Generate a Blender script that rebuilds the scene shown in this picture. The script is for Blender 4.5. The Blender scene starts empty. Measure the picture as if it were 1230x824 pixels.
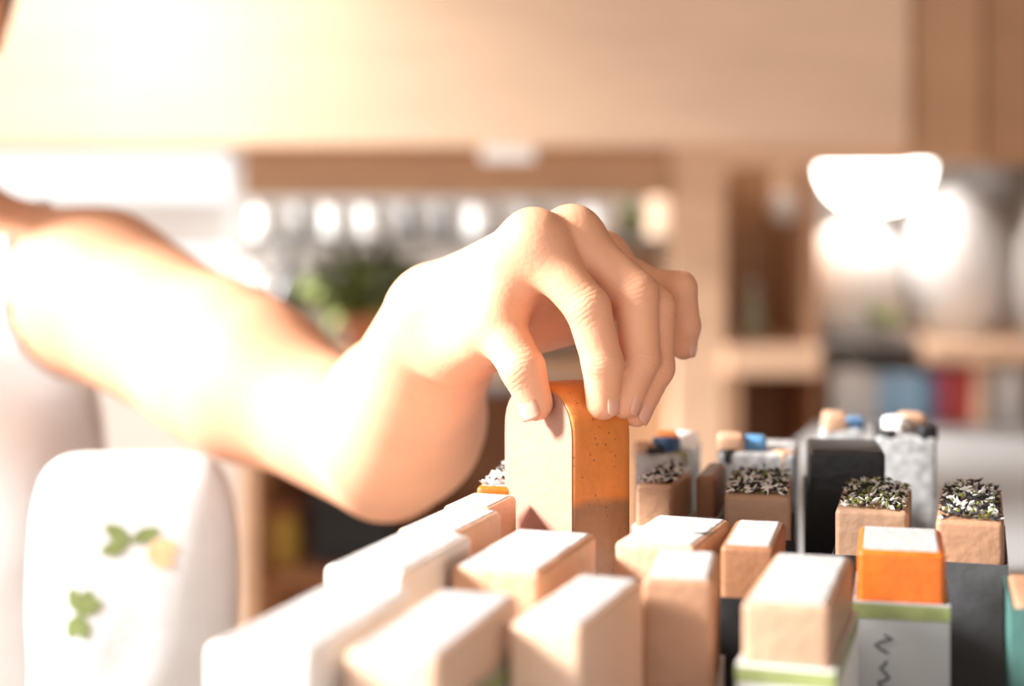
import bpy, bmesh, math, random
import numpy as np
from mathutils import Vector, Matrix
random.seed(7); np.random.seed(7)
scn = bpy.context.scene
C = scn.collection

# ---------------------------------------------------------------- camera
CZ = 1.30                      # eye height; the table top stands 0.22 m lower
FP = 1947.0                    # focal length in pixels of the 1230 px wide frame
HOR = 250.0                    # row of the horizon
cam_d = bpy.data.cameras.new('camera'); cam = bpy.data.objects.new('camera', cam_d); C.objects.link(cam)
cam.location = (0, 0, CZ); cam.rotation_euler = (math.pi / 2, 0, 0)
cam_d.sensor_width = 36; cam_d.lens = 36 * FP / 1230
cam_d.shift_y = -(412 - HOR) / 1230
cam_d.clip_start = 0.02
cam_d.dof.use_dof = True; cam_d.dof.focus_distance = 0.705; cam_d.dof.aperture_fstop = 3.4
scn.camera = cam

# ---------------------------------------------------------------- sky, sun, exposure
world = bpy.data.worlds.new('daylight'); scn.world = world; world.use_nodes = True
bg = world.node_tree.nodes['Background']
bg.inputs[0].default_value = (1.0, 0.975, 0.95, 1); bg.inputs[1].default_value = 1.0
sun_d = bpy.data.lights.new('sun', 'SUN'); sun = bpy.data.objects.new('sun', sun_d); C.objects.link(sun)
sun_d.energy = 13.0; sun_d.angle = math.radians(14); sun_d.color = (1.0, 0.98, 0.96)
SUN_DIR = Vector((-1.0, -0.10, 0.58))
sun.location = (-3, 0, 4); sun.rotation_euler = SUN_DIR.to_track_quat('Z', 'Y').to_euler()
vs = scn.view_settings
vs.view_transform = 'Standard'; vs.look = 'None'; vs.gamma = 1.0; vs.use_curve_mapping = False
vs.exposure = 0.60

def P(px, py, d):
    return Vector(((px - 615) * d / FP, d, CZ - (py - HOR) * d / FP))
def onz(px, py, z):
    d = (CZ - z) * FP / (py - HOR)
    return Vector(((px - 615) * d / FP, d, z))

# ---------------------------------------------------------------- materials
MATS = {}
def lin(c):
    return tuple(((v / 255) / 12.92 if v / 255 <= 0.04045 else ((v / 255 + 0.055) / 1.055) ** 2.4) for v in c)
def mat(name, rgb, rough=0.6, var=0.12, scale=30, bump=0.05, bscale=None, sss=0.0, emit=0.0, spec=0.4,
        stretch=(1, 1, 1), metal=0.0, coat=0.0):
    if name in MATS: return MATS[name]
    m = bpy.data.materials.new(name); m.use_nodes = True
    nt = m.node_tree; b = nt.nodes['Principled BSDF']
    tc = nt.nodes.new('ShaderNodeTexCoord'); mp = nt.nodes.new('ShaderNodeMapping')
    mp.inputs['Scale'].default_value = stretch
    nt.links.new(tc.outputs['Object'], mp.inputs['Vector'])
    n = nt.nodes.new('ShaderNodeTexNoise'); n.inputs['Scale'].default_value = scale; n.inputs['Detail'].default_value = 5
    nt.links.new(mp.outputs[0], n.inputs['Vector'])
    r = nt.nodes.new('ShaderNodeValToRGB')
    c = lin(rgb)
    r.color_ramp.elements[0].position = 0.3; r.color_ramp.elements[1].position = 0.7
    r.color_ramp.elements[0].color = (*[max(0, v * (1 - var)) for v in c], 1)
    r.color_ramp.elements[1].color = (*[min(1, v * (1 + var * 0.7)) for v in c], 1)
    nt.links.new(n.outputs['Fac'], r.inputs['Fac']); nt.links.new(r.outputs[0], b.inputs['Base Color'])
    b.inputs['Roughness'].default_value = rough; b.inputs['Specular IOR Level'].default_value = spec
    b.inputs['Metallic'].default_value = metal; b.inputs['Coat Weight'].default_value = coat
    if sss:
        b.inputs['Subsurface Weight'].default_value = sss
        b.inputs['Subsurface Radius'].default_value = (1.0, 0.35, 0.2); b.inputs['Subsurface Scale'].default_value = 0.006
    if emit:
        nt.links.new(r.outputs[0], b.inputs['Emission Color']); b.inputs['Emission Strength'].default_value = emit
    if bump:
        n2 = nt.nodes.new('ShaderNodeTexNoise'); n2.inputs['Scale'].default_value = bscale or scale * 3
        nt.links.new(mp.outputs[0], n2.inputs['Vector'])
        bp = nt.nodes.new('ShaderNodeBump'); bp.inputs['Strength'].default_value = bump; bp.inputs['Distance'].default_value = 0.01
        nt.links.new(n2.outputs['Fac'], bp.inputs['Height']); nt.links.new(bp.outputs[0], b.inputs['Normal'])
    MATS[name] = m; return m

def layered_soap(name, top, bottom, zsplit):
    m = mat(name, top, 0.42, 0.12, 60, 0.08, 260, sss=0.08)
    nt = m.node_tree; b = nt.nodes['Principled BSDF']
    ramp_top = [n for n in nt.nodes if n.type == 'VALTORGB'][0]
    geo = nt.nodes.new('ShaderNodeNewGeometry'); sep = nt.nodes.new('ShaderNodeSeparateXYZ')
    nt.links.new(geo.outputs['Position'], sep.inputs[0])
    nz = nt.nodes.new('ShaderNodeTexNoise'); nz.inputs['Scale'].default_value = 70
    tc = [n for n in nt.nodes if n.type == 'TEX_COORD'][0]
    sep = nt.nodes.new('ShaderNodeSeparateXYZ'); nt.links.new(tc.outputs['Object'], sep.inputs[0])
    nt.links.new(tc.outputs['Object'], nz.inputs['Vector'])
    mad = nt.nodes.new('ShaderNodeMath'); mad.operation = 'MULTIPLY_ADD'
    nt.links.new(nz.outputs['Fac'], mad.inputs[0]); mad.inputs[1].default_value = 0.007
    nt.links.new(sep.outputs['Z'], mad.inputs[2])
    mr = nt.nodes.new('ShaderNodeMapRange'); mr.inputs['From Min'].default_value = zsplit - 0.001; mr.inputs['From Max'].default_value = zsplit + 0.003
    nt.links.new(mad.outputs[0], mr.inputs['Value'])
    # dark specks of ground spice
    vo = nt.nodes.new('ShaderNodeTexVoronoi'); vo.inputs['Scale'].default_value = 260
    nt.links.new(tc.outputs['Object'], vo.inputs['Vector'])
    lt = nt.nodes.new('ShaderNodeMath'); lt.operation = 'LESS_THAN'; lt.inputs[1].default_value = 0.13
    nt.links.new(vo.outputs['Distance'], lt.inputs[0])
    mx = nt.nodes.new('ShaderNodeMix'); mx.data_type = 'RGBA'
    mx.inputs[6].default_value = (*lin(bottom), 1)
    nt.links.new(mr.outputs[0], mx.inputs[0]); nt.links.new(ramp_top.outputs[0], mx.inputs[7])
    m2 = nt.nodes.new('ShaderNodeMix'); m2.data_type = 'RGBA'; m2.inputs[7].default_value = (*lin((70, 40, 24)), 1)
    sc = nt.nodes.new('ShaderNodeMath'); sc.operation = 'MULTIPLY'; sc.inputs[1].default_value = 0.6
    nt.links.new(lt.outputs[0], sc.inputs[0]); nt.links.new(sc.outputs[0], m2.inputs[0])
    nt.links.new(mx.outputs[2], m2.inputs[6]); nt.links.new(m2.outputs[2], b.inputs['Base Color'])
    return m

WOOD = mat('pale_wood', (234, 200, 170), 0.55, 0.10, 6, 0.03, 40, stretch=(1, 1, 6))
WOOD_H = mat('pale_wood_horizontal', (242, 212, 184), 0.5, 0.07, 5, 0.03, 40, stretch=(1, 1, 8))
WOOD_R = mat('tan_wood', (206, 165, 130), 0.55, 0.08, 5, 0.03, 40, stretch=(1, 1, 8))
WOOD_T = mat('honey_wood', (190, 150, 115), 0.55, 0.08, 5, 0.03, 40, stretch=(1, 1, 8))
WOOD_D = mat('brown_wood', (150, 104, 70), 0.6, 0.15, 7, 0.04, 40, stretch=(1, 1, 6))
WOOD_M = mat('mid_wood', (196, 158, 126), 0.6, 0.12, 7, 0.04, 40, stretch=(1, 1, 6))
PLASTER = mat('grey_white_plaster', (205, 203, 200), 0.8, 0.05, 12, 0.05)
TABLEM = mat('grey_laminate', (150, 150, 150), 0.5, 0.04, 20, 0.02)
FLOORM = mat('floor_boards', (122, 98, 78), 0.6, 0.2, 3, 0.05, stretch=(6, 1, 1))
WHITE_C = mat('white_ceramic', (240, 240, 238), 0.6, 0.03, 12, 0.02, spec=0.5)
GREY_C = mat('grey_ceramic', (160, 160, 160), 0.35, 0.08, 14, 0.03)
DGREY_C = mat('charcoal_glass', (70, 70, 72), 0.3, 0.1, 14, 0.02)
TERRA = mat('terracotta', (176, 120, 88), 0.7, 0.12, 18, 0.08)
LEAFM = mat('olive_leaf', (146, 158, 92), 0.55, 0.35, 9, 0.05)
LEAFD = mat('dark_leaf', (104, 116, 56), 0.55, 0.3, 9, 0.05)
STEMM = mat('brown_stem', (120, 92, 62), 0.7, 0.2, 20, 0.05)
SKIN = mat('skin', (226, 168, 134), 0.5, 0.05, 40, 0.05, 420, sss=0.12, spec=0.35)
NAIL = mat('nail', (228, 172, 150), 0.25, 0.03, 40, 0.0, sss=0.1)
COTTON = mat('white_cotton', (236, 236, 236), 0.85, 0.03, 40, 0.12, 300)
CANVAS = mat('white_canvas', (206, 206, 206), 0.85, 0.04, 60, 0.25, 500)
DENIM = mat('blue_denim', (62, 74, 100), 0.85, 0.2, 60, 0.2, 400)
HAIRM = mat('dark_brown_hair', (56, 40, 32), 0.45, 0.35, 40, 0.5, 60, stretch=(6, 6, 1))
SHOEM = mat('white_leather', (225, 222, 218), 0.5, 0.05, 30, 0.05)
EYEM = mat('eye', (60, 44, 36), 0.15, 0.1, 30, 0.0)

# ---------------------------------------------------------------- object helpers
LOC = {}
def root(name, label, cat, loc, group=None, kind=None):
    o = bpy.data.objects.new(name, None); C.objects.link(o); o.location = loc
    o.empty_display_size = 0.02
    if label: o['label'] = label
    if cat: o['category'] = cat
    if group: o['group'] = group
    if kind: o['kind'] = kind
    LOC[o] = Vector(loc); return o
def tag(o, label=None, cat=None, group=None, kind=None):
    if label: o['label'] = label
    if cat: o['category'] = cat
    if group: o['group'] = group
    if kind: o['kind'] = kind
    return o

class MB:
    """collects geometry in world coordinates"""
    def __init__(s): s.v = []; s.f = []; s.sm = []
    def add(s, vs_, fs_, smooth=False):
        o = len(s.v); s.v += [tuple(v) for v in vs_]
        s.f += [tuple(i + o for i in f) for f in fs_]; s.sm += [smooth] * len(fs_)
        return s
    def box(s, x0, x1, y0, y1, z0, z1):
        return s.add([(x0, y0, z0), (x1, y0, z0), (x1, y1, z0), (x0, y1, z0), (x0, y0, z1), (x1, y0, z1), (x1, y1, z1), (x0, y1, z1)],
                     [(0, 3, 2, 1), (4, 5, 6, 7), (0, 1, 5, 4), (1, 2, 6, 5), (2, 3, 7, 6), (3, 0, 4, 7)])
    def obox(s, o, ax, ay, az):
        o = Vector(o); ax = Vector(ax); ay = Vector(ay); az = Vector(az)
        return s.add([o, o + ax, o + ax + ay, o + ay, o + az, o + ax + az, o + ax + ay + az, o + ay + az],
                     [(0, 3, 2, 1), (4, 5, 6, 7), (0, 1, 5, 4), (1, 2, 6, 5), (2, 3, 7, 6), (3, 0, 4, 7)])
    def lathe(s, c, prof, n=24, sx=1, sy=1):
        c = Vector(c); vv = []; ff = []
        for r, z in prof:
            for i in range(n):
                a = 2 * math.pi * i / n
                vv.append((c.x + r * sx * math.cos(a), c.y + r * sy * math.sin(a), c.z + z))
        for k in range(len(prof) - 1):
            for i in range(n):
                j = (i + 1) % n
                ff.append((k * n + i, k * n + j, (k + 1) * n + j, (k + 1) * n + i))
        ff.append(tuple(reversed(range(n)))); ff.append(tuple((len(prof) - 1) * n + i for i in range(n)))
        return s.add(vv, ff, True)
    def tube(s, pts, r, n=8):
        pts = [Vector(p) for p in pts]; vv = []; ff = []
        rs = r if isinstance(r, (list, tuple)) else [r] * len(pts)
        for k, p in enumerate(pts):
            t = (pts[min(k + 1, len(pts) - 1)] - pts[max(k - 1, 0)]).normalized()
            a = t.orthogonal().normalized() if k == 0 else (a - t * a.dot(t)).normalized()
            b = t.cross(a)
            for i in range(n):
                w = 2 * math.pi * i / n
                vv.append(p + (a * math.cos(w) + b * math.sin(w)) * rs[k])
        for k in range(len(pts) - 1):
            for i in range(n):
                j = (i + 1) % n
                ff.append((k * n + i, k * n + j, (k + 1) * n + j, (k + 1) * n + i))
        ff.append(tuple(reversed(range(n)))); ff.append(tuple((len(pts) - 1) * n + i for i in range(n)))
        return s.add(vv, ff, True)
    def build(s, name, m, parent=None, bevel=0.0, seg=2, base=None):
        off = Vector((0, 0, 0))
        if parent is not None: off = LOC[parent]
        elif base is not None: off = Vector(base)
        me = bpy.data.meshes.new(name)
        me.from_pydata([(v[0] - off.x, v[1] - off.y, v[2] - off.z) for v in s.v], [], s.f)
        me.polygons.foreach_set('use_smooth', s.sm); me.materials.append(m); me.update()
        o = bpy.data.objects.new(name, me); C.objects.link(o)
        if parent is not None: o.parent = parent; LOC[o] = off
        else: o.location = off; LOC[o] = off
        if bevel:
            b = o.modifiers.new('bevel', 'BEVEL'); b.width = bevel; b.segments = seg; b.limit_method = 'ANGLE'
        return o

# ================================================================ THE SETTING
floor = tag(MB().box(-3.2, 3.4, -1.5, 4.0, -0.05, 0.0).build('floor', FLOORM), 'brown wooden shop floor', None, None, 'structure')
tag(MB().box(-2.0, 1.75, -1.5, 3.2, 2.55, 2.62).build('light_block_ceiling', mat('added_beige_ceiling', (206, 190, 172), .8, .05, 5, .03)), 'plain beige overhead slab added out of view to cut sky light', None, None, 'structure')  # unseen overhead slab added to cut the ambient sky light
tag(MB().box(1.65, 1.75, -1.5, 3.2, 0, 2.55).build('bounce_wall_right', mat('warm_bounce_boards', (120, 82, 54), .7, .12, 4, .04, stretch=(1, 6, 1))), 'brown boarded side wall added out of view to block and warm the light', None, None, 'structure')  # unseen side wall added to block ambient light and bounce warm tone
BW = 3.05           # front face of the back wall
D1, D2 = 2.50, 2.60
def wx(px, d): return (px - 615) * d / FP
def wz(py, d): return CZ - (py - HOR) * d / FP
# back wall with a window opening
wx0, wx1 = wx(-120, BW), wx(290, BW); wz0, wz1 = wz(470, BW), wz(165, BW)
m = MB(); m.box(-3.2, wx0, BW, BW + .12, 0, 3.0); m.box(wx1, 3.4, BW, BW + .12, 0, 3.0)
m.box(wx0, wx1, BW, BW + .12, 0, wz0); m.box(wx0, wx1, BW, BW + .12, wz1, 3.0)
wall_back = tag(m.build('wall_back', PLASTER), 'grey white plaster wall behind the wooden shelves', None, None, 'structure')
win = root('window_1', 'bright shop window with grey frame beside the shelves', None, ((wx0 + wx1) / 2, BW + .06, wz0), None, 'structure')
WFR = mat('grey_window_frame', (205, 205, 205), 0.5, 0.05, 10, 0.02)
m = MB(); t = .03
m.box(wx0, wx1, BW + .03, BW + .09, wz0, wz0 + t); m.box(wx0, wx1, BW + .03, BW + .09, wz1 - t, wz1)
m.box(wx0, wx0 + t, BW + .03, BW + .09, wz0 + t, wz1 - t); m.box(wx1 - t, wx1, BW + .03, BW + .09, wz0 + t, wz1 - t)
m.build('window_frame', WFR, win, .003)
m = MB(); m.box(wx0 + t, wx1 - t, BW + .035, BW + .085, wz(298, BW), wz(240, BW)); m.build('transom', WFR, win, .003)
GLASS = bpy.data.materials.new('window_glass'); GLASS.use_nodes = True
gb = GLASS.node_tree.nodes['Principled BSDF']; gb.inputs['Transmission Weight'].default_value = 1; gb.inputs['Roughness'].default_value = 0.0
gb.inputs['Base Color'].default_value = (.97, .985, .98, 1); gb.inputs['IOR'].default_value = 1.02
for a, b in ((wz0 + t, wz(298, BW)), (wz(240, BW), wz1 - t)):
    MB().box(wx0 + t, wx1 - t, BW + .056, BW + .062, a, b).build('pane', GLASS, win)

# ---- wooden shelf wall (built in): header boards, lintel, posts, cubbies
shelf = root('trim_1', 'pale wooden shelf wall with header boards, posts and cubbies', None, (0, D2, 0), None, 'structure')
def bx(px0, px1, py0, py1, d0, d1, name, m_, par=shelf, bev=.003):
    d = d0
    return MB().box(wx(px0, d), wx(px1, d), d0, d1, wz(py1, d), wz(py0, d)).build(name, m_, par, bev)
bx(-260, 1094, -230, 176, 2.46, 2.52, 'header_board', WOOD_H)
bx(1096, 1180, -230, 196, 2.475, 2.52, 'header_board', WOOD_R)
bx(1182, 1420, -230, 198, 2.485, 2.52, 'header_board', WOOD_T)
bx(292, 806, 176, 236, 2.525, 2.60, 'lintel', WOOD_M)
bx(806, 1094, 176, 199, 2.525, 2.60, 'lintel', WOOD_H)
bx(808, 872, 199, 920, 2.53, 3.02, 'post', WOOD)
bx(740, 808, 428, 920, 2.60, 2.66, 'lower_panel', WOOD_M)
bx(872, 890, 452, 920, 2.54, 2.60, 'stile', WOOD)
bx(872, 982, 199, 416, 2.90, 2.92, 'cubby_back', WOOD_M)
bx(968, 984, 199, 416, 2.55, 2.90, 'cubby_side', WOOD_M)
bx(872, 988, 416, 452, 2.52, 2.92, 'cubby_shelf', WOOD)
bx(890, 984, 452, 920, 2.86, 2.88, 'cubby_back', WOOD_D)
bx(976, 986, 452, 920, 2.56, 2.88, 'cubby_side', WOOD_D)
bx(690, 808, 290, 428, 2.78, 2.80, 'inner_panel', WOOD_M)
bx(292, 808, 286, 296, 2.60, 3.02, 'shelf_board', mat('grey_shelf', (128, 128, 126), 0.6, 0.1, 10, 0.03))
bx(292, 740, 440, 456, 2.60, 3.02, 'shelf_board', WOOD_M)
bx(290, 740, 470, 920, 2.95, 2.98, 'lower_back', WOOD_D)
bx(286, 308, 480, 920, 2.56, 2.98, 'post', WOOD_M)
bx(1118, 1420, 414, 438, 2.55, 3.02, 'shelf_board', WOOD)
bx(986, 1420, 519, 536, 2.50, 3.02, 'shelf_board', TABLEM)
bx(1172, 1186, 438, 519, 2.58, 3.00, 'divider', WOOD)
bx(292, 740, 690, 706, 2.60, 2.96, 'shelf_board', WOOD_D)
bx(986, 1420, 410, 416, 2.62, 3.02, 'shelf_board', TABLEM)

# ---- added spotlight out of view, brightens the left of the header boards
SPM = mat('brushed_steel', (190, 190, 188), .35, .05, 40, .02, metal=.8)
spl = root('added_arm_spotlight', 'steel arm spotlight added out of view to brighten the header board', 'lamp', (-.52, 2.46, wz(-230, 2.46)))
zt_ = wz(-230, 2.46)
MB().box(-.55, -.49, 2.462, 2.512, zt_ + .0003, zt_ + .012).build('mount', SPM, spl, .002)
MB().tube([(-.52, 2.487, zt_ + .010), (-.52, 2.46, zt_ + .10), (-.52, 2.25, zt_ + .16), (-.52, 1.98, zt_ + .14)], .006, 10).build('arm', SPM, spl)
ax_ = Vector((0, .47, -.62)).normalized(); c_ = Vector((-.52, 1.98, zt_ + .13))
MB().tube([c_ - ax_ * .03, c_, c_ + ax_ * .05, c_ + ax_ * .08], [.018, .03, .036, .045], 20).build('lamp_head', SPM, spl)
spd = bpy.data.lights.new('header_fill_spot', 'SPOT'); spd.energy = 17; spd.spot_size = math.radians(115); spd.spot_blend = 1.0; spd.shadow_soft_size = .04; spd.color = (1, .93, .84)
so_ = bpy.data.objects.new('header_fill_spot', spd); C.objects.link(so_); so_.parent = spl; so_.location = (c_ + ax_ * .085) - LOC[spl]
so_.rotation_euler = (-ax_).to_track_quat('Z', 'Y').to_euler()

# ---- the display table, turned a little, left edge along the soap rows
YAW = math.radians(19.5)
U = Vector((math.sin(YAW), math.cos(YAW), 0)); V = Vector((math.cos(YAW), -math.sin(YAW), 0))
TZ = 1.08
o0 = Vector((-0.108, 0.47, TZ)); o0 = o0 - U * 0.20
table = root('display_table', 'white display table carrying the rows of soap bars', 'table', (o0.x + .4, o0.y + .5, 0))
W_, L_ = .86, 1.42
MB().obox(o0 - Vector((0, 0, .03)), V * W_, U * L_, (0, 0, .03)).build('tabletop', TABLEM, table, .003)
ins = .05
a = o0 + V * ins + U * ins - Vector((0, 0, .11))
m = MB()
m.obox(a, V * (W_ - 2 * ins), U * .02, (0, 0, .08)); m.obox(a + U * (L_ - 2 * ins - .02), V * (W_ - 2 * ins), U * .02, (0, 0, .08))
m.obox(a + U * .02, V * .02, U * (L_ - 2 * ins - .04), (0, 0, .08)); m.obox(a + V * (W_ - 2 * ins - .02) + U * .02, V * .02, U * (L_ - 2 * ins - .04), (0, 0, .08))
m.build('apron', TABLEM, table)
for i in (0, 1):
    for j in (0, 1):
        q = o0 + V * (ins + .02 + i * (W_ - 2 * ins - .09)) + U * (ins + .02 + j * (L_ - 2 * ins - .09)); q.z = 0
        MB().obox(q, V * .05, U * .05, (0, 0, TZ - .03)).build('leg', TABLEM, table, .003)

# ================================================================ SDF TOOLS (hand, body)
def rc(p, a, b, ra, rb):
    a = np.asarray(a, np.float32); b = np.asarray(b, np.float32); ba = b - a
    pa = p - a
    t = np.clip(pa @ ba / max(float(ba @ ba), 1e-9), 0, 1)
    return np.sqrt(((pa - t[:, None] * ba) ** 2).sum(1)) - (ra + (rb - ra) * t)
def ell(p, c, r):
    q = p - np.asarray(c, np.float32); r = np.asarray(r, np.float32)
    k0 = np.sqrt(((q / r) ** 2).sum(1)); k1 = np.sqrt(((q / (r * r)) ** 2).sum(1)) + 1e-6
    return k0 * (k0 - 1) / k1
def smin(a, b, k):
    h = np.maximum(k - np.abs(a - b), 0) / k
    return np.minimum(a, b) - h * h * k * .25
def smax(a, b, k): return -smin(-a, -b, k)

def surface(f, lo, hi, h, fac=6, newton=2):
    lo = np.asarray(lo, np.float32); hi = np.asarray(hi, np.float32)
    nc = np.ceil((hi - lo) / (h * fac)).astype(int) + 1
    n = nc * fac
    ax = [lo[i] + (np.arange(nc[i]) + .5) * h * fac - .5 * h for i in range(3)]
    G = np.stack(np.meshgrid(*ax, indexing='ij'), -1).reshape(-1, 3).astype(np.float32)
    cv = f(G).reshape(nc)
    act = np.abs(cv) < h * fac * 1.9
    val = np.repeat(np.repeat(np.repeat(np.where(cv < 0, -1., 1.).astype(np.float32), fac, 0), fac, 1), fac, 2)
    ai = np.argwhere(act)
    loc = np.stack(np.meshgrid(*[np.arange(fac)] * 3, indexing='ij'), -1).reshape(-1, 3)
    idx = (ai[:, None, :] * fac + loc[None]).reshape(-1, 3)
    pts = (lo + idx * np.float32(h)).astype(np.float32)
    out = np.empty(len(pts), np.float32)
    for s in range(0, len(pts), 400000): out[s:s + 400000] = f(pts[s:s + 400000])
    val[idx[:, 0], idx[:, 1], idx[:, 2]] = out
    ins_ = val < 0
    cnt = np.zeros(tuple(n - 1), np.int8)
    for i in (0, 1):
        for j in (0, 1):
            for k in (0, 1):
                cnt += ins_[i:n[0] - 1 + i, j:n[1] - 1 + j, k:n[2] - 1 + k]
    cells = np.argwhere((cnt > 0) & (cnt < 8))
    vid = np.full(tuple(n - 1), -1, np.int64); vid[cells[:, 0], cells[:, 1], cells[:, 2]] = np.arange(len(cells))
    acc = np.zeros((len(cells), 3)); num = np.zeros(len(cells))
    cor = [np.array((i, j, k)) for i in (0, 1) for j in (0, 1) for k in (0, 1)]
    for x in range(8):
        for y in range(x + 1, 8):
            if np.abs(cor[x] - cor[y]).sum() != 1: continue
            A = cells + cor[x]; B = cells + cor[y]
            va = val[A[:, 0], A[:, 1], A[:, 2]]; vb = val[B[:, 0], B[:, 1], B[:, 2]]
            c = (va < 0) != (vb < 0); t = np.where(c, va / np.where(c, va - vb, 1), 0)
            acc += np.where(c[:, None], A + t[:, None] * (B - A), 0); num += c
    vt = (lo + acc / num[:, None] * h).astype(np.float32)
    quads = []
    for axn in range(3):
        o1, o2 = [(1, 2), (2, 0), (0, 1)][axn]
        sl0 = [slice(None)] * 3; sl1 = [slice(None)] * 3
        sl0[axn] = slice(0, -1); sl1[axn] = slice(1, None)
        s0 = ins_[tuple(sl0)]; s1 = ins_[tuple(sl1)]
        e = np.argwhere(s0 != s1); fl = s0[e[:, 0], e[:, 1], e[:, 2]]
        ok = (e[:, o1] > 0) & (e[:, o2] > 0) & (e[:, o1] < n[o1] - 1) & (e[:, o2] < n[o2] - 1)
        e = e[ok]; fl = fl[ok]
        def cid(a_, b_):
            c = e.copy(); c[:, o1] += a_; c[:, o2] += b_
            return vid[c[:, 0], c[:, 1], c[:, 2]]
        q = np.stack([cid(-1, -1), cid(0, -1), cid(0, 0), cid(-1, 0)], 1)
        q[~fl] = q[~fl][:, ::-1]; quads.append(q)
    quads = np.concatenate(quads); quads = quads[(quads >= 0).all(1)]
    for _ in range(newton):
        e = np.float32(h * .4); g = np.zeros_like(vt)
        for i in range(3):
            d_ = np.zeros(3, np.float32); d_[i] = e
            g[:, i] = (f(vt + d_) - f(vt - d_)) / (2 * e)
        v0 = f(vt); g2 = np.maximum((g * g).sum(1), .3)
        st = np.clip(v0 / g2, -h * .7, h * .7)
        vt = vt - g * st[:, None]
    return vt, quads

def np_mesh(name, parts, m_, parent=None, base=None):
    off = np.array(LOC[parent] if parent is not None else (base or (0, 0, 0)), np.float32)
    vv = []; qq = []; o = 0
    for v, q in parts: vv.append(v - off); qq.append(q + o); o += len(v)
    vv = np.concatenate(vv); qq = np.concatenate(qq)
    me = bpy.data.meshes.new(name)
    me.vertices.add(len(vv)); me.vertices.foreach_set('co', vv.astype(np.float32).ravel())
    me.loops.add(qq.size); me.loops.foreach_set('vertex_index', qq.astype(np.int32).ravel())
    me.polygons.add(len(qq)); me.polygons.foreach_set('loop_start', np.arange(0, qq.size, 4, dtype=np.int32))
    me.polygons.foreach_set('use_smooth', np.ones(len(qq), bool))
    me.update(calc_edges=True); me.validate(); me.materials.append(m_)
    ob = bpy.data.objects.new(name, me); C.objects.link(ob)
    if parent is not None: ob.parent = parent; LOC[ob] = LOC[parent]
    else: ob.location = tuple(float(x) for x in off); LOC[ob] = Vector(ob.location)
    return ob

# ================================================================ PERSON
J = lambda *a: np.array(P(*a), np.float32)
WR = J(532, 390, .772)
IDX = [J(641, 291, .712), J(706, 370, .700), J(724, 436, .698), J(724, 484, .699)]
MID = [J(688, 286, .726), J(764, 352, .712), J(769, 430, .709), J(750, 483, .704)]
RNG = [J(723, 314, .742), J(787, 368, .722), J(788, 442, .718), J(764, 494, .711)]
PKY = [J(752, 342, .757), J(817, 346, .745), J(823, 392, .748), J(821, 416, .750)]
THB = [J(550, 418, .752), J(596, 386, .715), J(628, 443, .702), J(643, 484, .702)]
FING = [(IDX, (.0114, .0100, .0088, .0074)), (MID, (.0112, .0100, .0087, .0073)), (RNG, (.0104, .0092, .0081, .0069)), (PKY, (.0092, .0078, .0070, .0062))]
kax = (PKY[0] - IDX[0]); kax = kax / np.linalg.norm(kax)
hd = (MID[0] - WR); hd = hd / np.linalg.norm(hd)
dor = np.cross(hd, kax); dor /= np.linalg.norm(dor)
if dor[2] < 0: dor = -dor
EL = J(463, 548, .98)
SH = np.array((-.292, 1.14, 1.240), np.float32)
fa = (WR - EL) / np.linalg.norm(WR - EL)
lerp = lambda a, b, t: a + (b - a) * np.float32(t)

def sdf_hand_arm(p):
    w1 = WR - kax * .012; w2 = WR + kax * .013
    # forearm, upper arm, shoulder
    s = rc(p, lerp(EL, WR, .12), lerp(EL, WR, .34), .040, .038)
    s = smin(s, rc(p, lerp(EL, WR, .30), w1, .037, .0200), .03)
    s = smin(s, rc(p, lerp(EL, WR, .30), w2, .035, .0195), .03)
    s = smin(s, rc(p, EL, lerp(EL, SH, .5), .0385, .0465), .02)
    s = smin(s, rc(p, lerp(EL, SH, .45), SH, .049, .058), .03)
    # palm: metacarpals, pads
    wc = WR + hd * .010
    for i, ((f, r), o) in enumerate(zip(FING, (-.015, -.005, .006, .015))):
        s = smin(s, rc(p, wc + kax * o + dor * .003, f[0] - dor * .001, .0165, r[0]), .012)
    s = smin(s, rc(p, WR + kax * .012 - dor * .008 + hd * .015, lerp(WR, PKY[0], .75) - dor * .010, .016, .013), .014)
    s = smin(s, rc(p, lerp(WR, MID[0], .35) - dor * .009, lerp(WR, MID[0], .85) - dor * .008, .013, .011), .014)
    # thumb
    th = rc(p, THB[0], THB[1], .0170, .0120)
    th = smin(th, rc(p, THB[1], THB[2], .0112, .0096), .003)
    th = smin(th, rc(p, THB[2], THB[3], .0096, .0078), .0025)
    s0 = smin(s, th, .016)
    web = rc(p, lerp(THB[0], THB[1], .75) - dor * .002, lerp(WR, IDX[0], .78) - dor * .006, .0088, .0085)
    s0 = smin(s0, web, .014)
    res = s0
    for f, r in FING:
        g = rc(p, f[0], f[1], r[0] * .95, r[1] * .97)
        g = smin(g, rc(p, f[1], f[2], r[1] * .97, r[2]), .0022)
        g = smin(g, rc(p, f[2], f[3], r[2], r[3]), .0022)
        g = smin(g, np.sqrt(((p - (f[0] + dor * .0015)) ** 2).sum(1)) - r[0] * 1.0, .008)
        res = np.minimum(res, smin(s0, g, .011))
    # tendon ridges on the back of the hand
    for f, o in ((IDX, -.008), (MID, -.002), (RNG, .004)):
        td = rc(p, WR + hd * .02 + kax * o + dor * .0165, f[0] + dor * .0078, .0022, .0034)
        res = smin(res, td, .010)
    return res

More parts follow.
